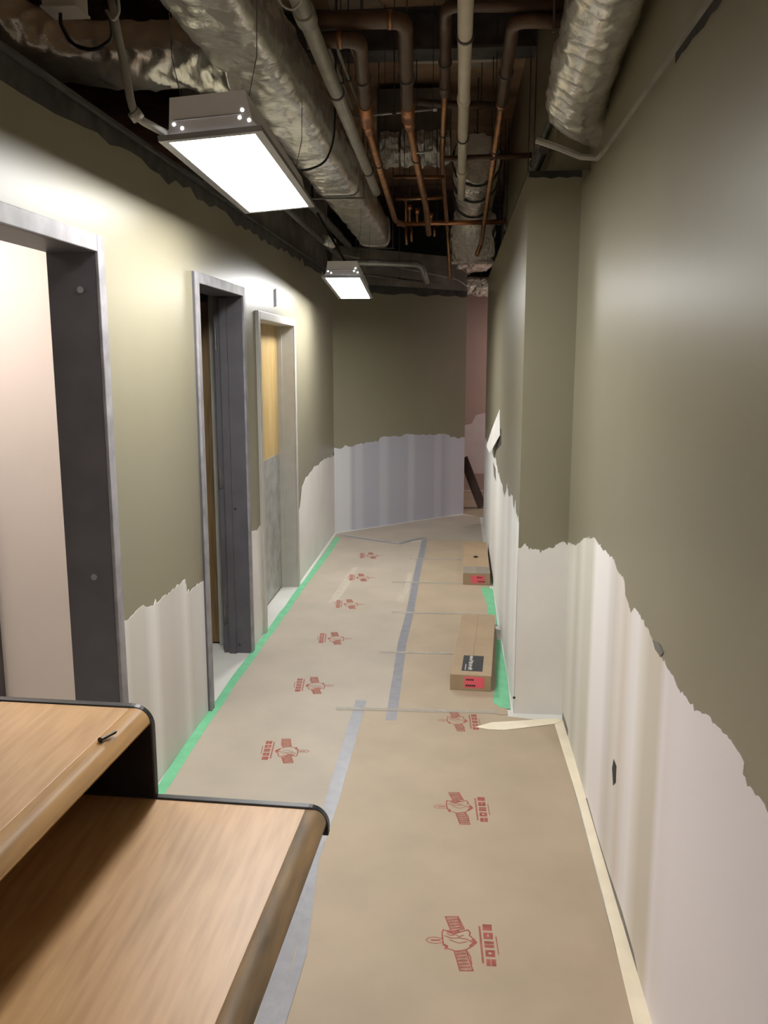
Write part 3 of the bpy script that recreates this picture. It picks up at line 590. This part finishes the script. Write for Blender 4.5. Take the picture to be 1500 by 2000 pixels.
obj('foil_wrap', foil_duct([(-.77,-1.5,2.85),(-.77,8.3,2.85)], 1, 3, .085, 72, .022, (3.8,.138,.130), fold=.03, jitter=.004), 'foil', md, smooth=True)
for y in (5.6, 8.1):
    sq = lambda th, s: ((lambda c, sn: (lambda d: (c*d*.143, sn*d*.135))((abs(c)**5+abs(sn)**5)**-.2))(math.cos(th), math.sin(th)))
    obj('tape_band', MB().tube([(-.77,y,2.85),(-.77,y+.07,2.85)], 1, 40, True, sq), 'foil_tape', md, smooth=True)
    if y < 5: continue
    for x in (-.94,-.60): obj('hanger_rod', MB().tube([(x,y+.03,2.7),(x,y+.03,DECK)], .004, 6), 'steel_dark', md)
    obj('hanger_bar', MB().box((-.95,y+.02,2.695),(-.59,y+.045,2.702)), 'steel_dark', md)
mb = foil_duct(fillet([(-.86,3.42,2.84),(-1.25,3.40,2.82),(-1.62,3.3,2.84),(-1.85,3.1,3.1)], .25), .112, 11, .10, 56, .012, fold=.11, flare=.5, jitter=.009)
bd = tag(obj('flex_duct', mb, 'foil', smooth=True), 'crumpled foil branch duct reaching left from the boxy duct', 'duct', 'foil ducts')
mb = foil_duct([(-.915,3.42,2.84),(-.885,3.42,2.84)], .135, 5, .06, 36, .01); obj('collar', mb, 'foil_tape', bd, smooth=True)
mb = foil_duct(fillet([(.43,1.2,2.84),(.425,2.6,2.80),(.44,3.55,2.70),(.47,3.72,2.68),(.62,3.86,2.68)], .14), .116, 21, .06, 56, .013, fold=.10, jitter=.006)
rd = tag(obj('flex_duct', mb, 'foil', smooth=True), 'round foil duct hanging by the top of the right wall', 'duct', 'foil ducts')
obj('hanger_strap', MB().tube([(.30,3.1,2.76),(.30,3.1,3.2),(.30,3.1,DECK)], .004, 6), 'steel_dark', rd)
# cross duct with torn insulation
cd = thing('cross_duct', (-.05,6.75,3.15), 'dark duct crossing the ceiling with torn pale insulation hanging under it', 'duct')
obj('casing', MB().box((-.60,6.55,3.17),(-.07,6.95,3.60)), 'raw_wall', cd)
random.seed(3)
for k, (x0, x1) in enumerate(((-.57,-.44),(-.42,-.26),(-.25,-.17),(-.16,-.08))):
    mb = MB(); nx, nz_ = 18, 10; vs = []
    for j in range(nz_):
        for i in range(nx):
            u = i/(nx-1); v = j/(nz_-1); x = x0+(x1-x0)*u; z = 3.06+.24*v+.025*wr(x*20,k,0)*(v < .2)
            y = 6.50-.11*math.sin(v*math.pi)*(.6+.4*wr(x*12,v*5,k)) - .05*wr(x*14,v*6,k+5) + random.uniform(-.012,.012)
            vs.append((x,y,z+.03*wr(x*16,k+2,v*3)))
    mb.add(vs, [[j*nx+i,j*nx+i+1,(j+1)*nx+i+1,(j+1)*nx+i] for j in range(nz_-1) for i in range(nx-1)])
    o = obj('torn_insulation', mb, 'foil_torn', cd); s_ = o.modifiers.new('thick','SOLIDIFY'); s_.thickness = .01
for x in (-.55,-.12): obj('hanger_rod', MB().tube([(x,6.75,3.15),(x,6.75,DECK)], .005, 6), 'steel_dark', cd)
# round duct beyond, strapped, ending at a foil box
rnd = thing('round_duct', (.12,7.8,2.93), 'round foil duct with black straps behind the white pipe', 'duct', 'foil ducts')
obj('foil_wrap', foil_duct([(.12,6.45,3.10),(.13,8.7,3.10)], .165, 31, .08, 44, .025, fold=.06, jitter=.03), 'foil', rnd)
for y in (6.5, 7.15, 7.9): obj('strap', MB().tube([(.12,y,3.10),(.12,y+.03,3.10)], .182, 32), 'dark', rnd, smooth=True)
for y in (6.5, 7.9): obj('hanger_rod', MB().tube([(.12,y+.015,3.28),(.12,y+.015,DECK)], .005, 6), 'steel_dark', rnd)
fb = thing('foil_box', (.14,9.1,2.62), 'crumpled foil wrapped box above the end of the slanted wall', 'duct', 'foil ducts')
obj('foil_wrap', foil_duct([(.14,8.72,2.88),(.14,9.8,2.88)], 1, 41, .16, 56, .03, (5,.205,.24), fold=.08, jitter=.05), 'foil', fb)
obj('lower_flange', MB().box((-.085,8.70,2.615),(.36,8.76,2.64)), 'foil_tape', fb)
obj('hanger_rod', MB().tube([(.14,9.1,3.1),(.14,9.1,DECK)], .005, 6), 'steel_dark', fb)
mb = foil_duct([(.0,9.86,2.50),(.5,9.86,2.49)], .10, 51, .14, 28, .025, jitter=.08)
fe = tag(obj('flex_duct', mb, 'foil'), 'small piece of foil duct above the gap past the end wall', 'duct', 'foil ducts')
obj('hanger_rod', MB().tube([(.25,9.86,2.58),(.25,9.86,DECK)], .005, 6), 'steel_dark', fe)
# steel beam and unistrut rails across the deck
mb = MB(); mb.box((-1.6,5.32,3.44),(.42,5.36,3.648)); mb.box((-1.6,5.24,3.425),(.42,5.44,3.44)); mb.box((-1.6,5.24,3.635),(.42,5.44,3.648)); tag(obj('steel_beam', mb, 'steel_dark'), 'dark steel beam crossing under the deck behind the copper pipes', 'beam')
mb = MB(); mb.box((-.30,5.52,3.46),(.22,5.60,3.50)); mb.box((-.28,5.54,3.50),(-.25,5.57,3.648)); mb.box((.17,5.54,3.50),(.2,5.57,3.648)); tag(obj('strut_rail', mb, 'pvc'), 'pale rail hanging behind the brown elbow', 'rail')

# ------------------------------------------------------------------ pipes
def hang(root, x, y, z, r):
    obj('clevis', MB().tube([(x,y-.008,z),(x,y+.008,z)], r+.006, 14), 'steel_dark', root, smooth=True)
    obj('hanger_rod', MB().tube([(x,y,z+r),(x,y,DECK)], .003, 6), 'steel_dark', root)
def pipe(name, runs, label, cat='pipe', group=None, fits=(), hangs=()):
    """runs: list of (points, radius, material); the first run is the thing itself"""
    root = None
    for pts, r, mt in runs:
        o = obj(name if root is None else 'copper_run', MB().tube(fillet(pts, .07 if r > .02 else .04, 6), r, 14), mt, root, smooth=True)
        if root is None: root = tag(o, label, cat, group)
    for a, b, r, mt in fits: obj('coupling', MB().tube([a,b], r, 16), mt, root, smooth=True)
    for h in hangs: hang(root, *h)
    return root
def Y(px, py, y): return at_y(px, py, y)
def lerp(a, b, t): return a+(b-a)*t
# A: brown insulated elbow reducing to copper
a0, a1, a2, a3 = Y(600,41,3.42), Y(790,38,3.42), Y(797,232,4.6), Y(832,405,6.9)
pipe('copper_pipe', [([a0,a1,a2], .031, 'pipe_brown'), ([a2,a3,a3+Vector((0,.7,-.1))], .023, 'copper')], 'brown pipe with upper elbow, becoming copper beside the torn insulation', group='copper pipes over the corridor',
     fits=[(lerp(a1,a2,.82),a2,.034,'copper_bright'),(a2,lerp(a2,a3,.06),.028,'copper_bright'),(lerp(a0,a1,.83),lerp(a0,a1,.88),.034,'copper')], hangs=[(lerp(a2,a3,.35).x,lerp(a2,a3,.35).y,lerp(a2,a3,.35).z,.023),(lerp(a1,a2,.5).x,lerp(a1,a2,.5).y,lerp(a1,a2,.5).z,.031)])
b0, b1, b2, b3 = Y(600,80,3.42), Y(702,76,3.42), Y(716,240,4.5), Y(772,430,7.6)
pipe('copper_pipe', [([b0,b1,b2], .029, 'pipe_brown'), ([b2,b3,Y(790,440,7.9)], .022, 'copper')], 'brown pipe with lower elbow beside the grey conduit, becoming copper', group='copper pipes over the corridor',
     fits=[(lerp(b1,b2,.72),b2,.033,'copper_bright'),(b2,lerp(b2,b3,.05),.027,'copper_bright'),(lerp(b0,b1,.58),lerp(b0,b1,.68),.032,'copper')], hangs=[(lerp(b2,b3,.3).x,lerp(b2,b3,.3).y,lerp(b2,b3,.3).z,.022),(lerp(b1,b2,.4).x,lerp(b1,b2,.4).y,lerp(b1,b2,.4).z,.029)])
c0, c1, c2, c3, c4, c5 = Y(1150,10,3.4), Y(871,10,3.4), Y(869,178,4.4), Y(863,320,6.3), Y(874,450,8.3), Y(880,545,8.35)
pipe('copper_pipe', [([c0,c1,c2], .024, 'pipe_brown'), ([c2,c3,c4,c5], .017, 'copper')], 'dark pipe bending at the top, left neighbour of the white pipe', group='copper pipes over the corridor',
     fits=[(lerp(c1,c2,.9),c2,.027,'pipe_brown'),(c2,lerp(c2,c3,.03),.021,'copper')], hangs=[(lerp(c2,c3,.5).x,lerp(c2,c3,.5).y,lerp(c2,c3,.5).z,.017),(lerp(c1,c2,.6).x,lerp(c1,c2,.6).y,lerp(c1,c2,.6).z,.024)])
e0, e1, e2, e3 = Y(1160,42,3.4), Y(1003,40,3.4), Y(980,205,4.5), Y(940,475,8.6)
pipe('copper_pipe', [([e0,e1,e2], .026, 'pipe_brown'), ([e2,e3,Y(930,500,8.62)], .019, 'copper')], 'dark pipe bending at the top, right neighbour of the white pipe', group='copper pipes over the corridor',
     fits=[(lerp(e1,e2,.95),e2,.029,'copper'),], hangs=[(lerp(e2,e3,.2).x,lerp(e2,e3,.2).y,lerp(e2,e3,.2).z,.019),(lerp(e1,e2,.55).x,lerp(e1,e2,.55).y,lerp(e1,e2,.55).z,.026)])
w0, w1, w2_ = Y(912,-120,2.5), Y(906,190,4.05), Y(901,385,6.4)
pipe('plastic_pipe', [([w0,w1,w2_], .026, 'pvc')], 'white plastic pipe running straight away overhead', fits=[(lerp(w1,w2_,.0),lerp(w1,w2_,.025),.030,'pvc'),(lerp(w1,w2_,.62),lerp(w1,w2_,.66),.034,'pvc')], hangs=[(lerp(w1,w2_,.3).x,lerp(w1,w2_,.3).y,lerp(w1,w2_,.3).z,.026),(w1.x,w1.y-.8,lerp(w0,w1,.48).z,.026)])
g0, g1 = Y(552,-80,2.58), Y(735,375,6.2)
pipe('conduit_pipe', [([g0,g1], .029, 'conduit')], 'thick grey conduit alongside the boxy duct', fits=[(lerp(g0,g1,.10),lerp(g0,g1,.125),.036,'conduit')], hangs=[(lerp(g0,g1,t).x,lerp(g0,g1,t).y,lerp(g0,g1,t).z,.029) for t in (.35,.8)])
gp = bpy.data.objects['conduit_pipe']
gr = fillet([Y(545,-10,2.6),Y(548,8,2.62),Y(570,22,2.63),Y(588,5,2.62),Y(586,-10,2.6)], .04)
obj('wire_coil', MB().tube(gr, .004, 8), 'conduit', gp, smooth=True)
# copper header with drops
h0, h1 = Y(775,437,8.0), Y(1000,433,8.0)
hd = pipe('copper_header', [([h0,h1], .022, 'copper_bright')], 'bright copper header crossing between the pipes near the far end', group='copper pipes over the corridor', hangs=[(-.2,8.0,lerp(h0,h1,.3).z,.022),(.35,8.0,lerp(h0,h1,.85).z,.022)])
for px, y1 in ((793,478),(803,472),(848,462)):
    p = Y(px,437,8.0); obj('drop', MB().tube([p, Y(px+1,y1,8.0)], .012, 10), 'copper', hd, smooth=True)
for px, py in ((800,405),(815,412),(830,398),(842,420),(793,388)):
    p = Y(px,py,7.9); obj('valve', MB().tube([p+Vector((-.02,0,0)),p+Vector((.02,0,0))], .024, 10), 'copper_bright', hd, smooth=True); obj('valve_stem', MB().tube([p,Y(px,437,8.0)], .010, 8), 'copper', hd)
h2 = pipe('copper_header', [([Y(772,388,7.3),Y(870,386,7.3)], .016, 'copper')], 'thin copper cross pipe in front of the valves', group='copper pipes over the corridor', hangs=[(Y(800,388,7.3).x,7.3,Y(800,388,7.3).z,.016)])
h3 = pipe('copper_header', [([Y(768,345,6.35),Y(868,346,6.35)], .014, 'copper')], 'thin copper cross pipe just under the torn insulation', group='copper pipes over the corridor', hangs=[(Y(790,345,6.35).x,6.35,Y(790,345,6.35).z,.014)])
h4 = pipe('steel_pipe', [([Y(795,195,5.6),Y(850,203,5.6),Y(990,206,5.6)], .022, 'pipe_brown')], 'brown pipe crossing behind the white pipe coupling', group='copper pipes over the corridor', hangs=[(Y(940,205,5.6).x,5.6,Y(940,205,5.6).z,.022)])
pipe('steel_pipe', [([Y(868,310,5.4),Y(1040,303,5.4)], .016, 'pipe_brown')], 'dark cross pipe level with the top of the pier', hangs=[(Y(960,306,5.4).x,5.4,Y(960,306,5.4).z,.016)])
p = pipe('threaded_rod', [([Y(688,228,4.9),Y(770,221,4.9),Y(852,213,4.9)], .006, 'galv')], 'thin shiny rod crossing behind the copper couplings', cat='rod', hangs=[(Y(770,221,4.9).x,4.9,Y(770,221,4.9).z,.006)])
obj('nut', MB().tube([Y(846,214,4.9),Y(853,213,4.9)], .012, 6), 'galv', p)
for i, (x0, y0, x1, y1, lb) in enumerate(((640,90,688,212,'first'),(657,90,700,205,'second'),(684,85,722,190,'third'))):
    A, B = Y(x0,y0,4.2), Y(x1,y1,5.3); pipe('thin_conduit', [([A,B], .009, 'conduit')], lb+' thin grey conduit from the left, between the thick conduit and the copper pipes', group='thin conduits', hangs=[(lerp(A,B,.5).x,lerp(A,B,.5).y,lerp(A,B,.5).z,.009)])
# pipe straps around the copper runs
for (pa, pb, lb) in (((722,298),(752,285),'left'),((790,285),(845,292),'right')):
    A, B = Y(*pa,5.2), Y(*pb,5.2); mb = MB().tube(fillet([A,lerp(A,B,.5)+Vector((0,0,-.035)),B], .05), .007, 8)
    o = tag(obj('pipe_strap', mb, 'galv', smooth=True), 'bent metal strap under the %s copper run near the torn insulation' % lb, 'strap'); obj('hanger_wire', MB().tube([B,(B.x,B.y,DECK)], .002, 5), 'steel_dark', o)
# conduits near the lamps
p0, p1, p2 = Y(205,-60,2.5), Y(262,228,2.55), Y(338,268,2.66)
cf = pipe('lamp_conduit', [([p0,p1,p2], .0115, 'conduit')], 'thin grey conduit bending down to the big lamp', hangs=[])
obj('elbow_box', MB().tube([lerp(p0,p1,.96),p1+(p2-p1)*.12], .019, 12), 'conduit', cf, smooth=True)
obj('hanger_rod', MB().tube([p0,(p0.x,p0.y,DECK)], .006, 6), 'steel_dark', cf)
A = Y(205,0,2.52); cc = fillet([Y(228,-30,2.5),Y(233,25,2.5),Y(222,42,2.5),Y(207,20,2.5)], .05)
obj('wire', MB().tube(cc, .005, 6), 'conduit', cf, smooth=True)
jb = MB(); q = Y(130,8,2.9); jb.box((q.x-.06,q.y-.05,q.z-.02),(q.x+.05,q.y+.05,q.z+.06)); jo = tag(obj('junction_box', jb, 'cream', bevel=.003), 'small pale junction box at the top left corner', 'box')
obj('cover', MB().box((q.x-.064,q.y-.054,q.z-.026),(q.x+.054,q.y+.054,q.z-.02)), 'cream', jo); obj('hanger_rod', MB().tube([(q.x,q.y,q.z+.06),(q.x,q.y,DECK)], .006, 6), 'steel_dark', jo)
def cable(pts, label, r=.005, mt='cable', to_deck=True):
    mb = MB().tube(fillet(pts, .3, 10), r, 8); o = tag(obj('cable', mb, mt, smooth=True), label, 'cable', 'loose cables')
    return o
q0 = Y(110,30,2.9)
cable([Y(118,24,2.9),Y(118,45,2.9),Y(140,88,2.85),Y(185,100,2.8),Y(222,75,2.75),Y(215,30,2.7),(Y(212,0,2.7).x,2.7,DECK)], 'black cable looping below the junction box', .006)
cable([(Y(655,200,4.2).x,4.3,DECK),Y(655,215,4.2),Y(652,275,4.15),Y(636,318,4.1),Y(600,333,4.05),Y(566,333,4.0),Y(560,350,3.95)], 'black cable looping from the boxy duct to the big lamp', .005)
cable([(Y(610,400,6.2).x,6.2,DECK),Y(610,400,6.2),Y(640,450,6.2),Y(668,500,6.1),Y(680,520,6.05)], 'black cable dropping to the small far lamp', .008)
cable([(-1.1,8.2,2.66),(-.6,8.78,2.60),(0,9.3,2.52),(.12,9.45,2.44)], 'thin cable sagging along the top of the end wall', .006, 'galv')
# pale conduit behind the far lamp
k0, k1, k2 = Y(650,512,8.15), Y(822,516,8.6), Y(833,552,8.75)
pipe('conduit_pipe', [([k0,k1,k2], .03, 'galv')], 'pale conduit above the far lamp, turning down at its end', hangs=[(lerp(k0,k1,.3).x,lerp(k0,k1,.3).y,lerp(k0,k1,.3).z,.03)])
pipe('conduit_pipe', [([Y(700,535,8.2),Y(860,555,8.9)], .012, 'steel_dark')], 'thin dark conduit under the pale one by the far lamp', hangs=[(Y(780,545,8.55).x,8.55,Y(780,545,8.55).z,.012)])
mb = foil_duct([Y(632,468,6.9),Y(650,476,7.0)], .035, 61, .3, 16, .01); fs = tag(obj('foil_scrap', mb, 'foil_torn', smooth=True), 'small crumpled foil scrap between the duct and the left wall', 'scrap'); q = Y(640,470,6.95); obj('hanger_wire', MB().tube([q,(q.x,q.y,DECK)], .002, 5), 'steel_dark', fs)
# conduits along the far right wall top
for i, (z, x) in enumerate(((2.62,.37),(2.75,.40))):
    pipe('wall_conduit', [([(x,4.1,z),(x,8.9,z)], .016 if i else .022, 'steel_dark')], ['lower','upper'][i]+' dark conduit along the top of the right wall past the pier', hangs=[(x,5.0,z,.02),(x,7.6,z,.02)])

for i, (x, z, r) in enumerate(((-1.06,2.62,.02),(-1.0,2.74,.03))):
    pipe('wall_conduit', [([(x,4.4,z),(x,8.1,z-.02)], r, 'steel_dark')], ['thinner','thicker'][i]+' dark conduit running above the left wall toward the far lamp', hangs=[(x,5.2,z,r),(x,7.4,z-.01,r)])
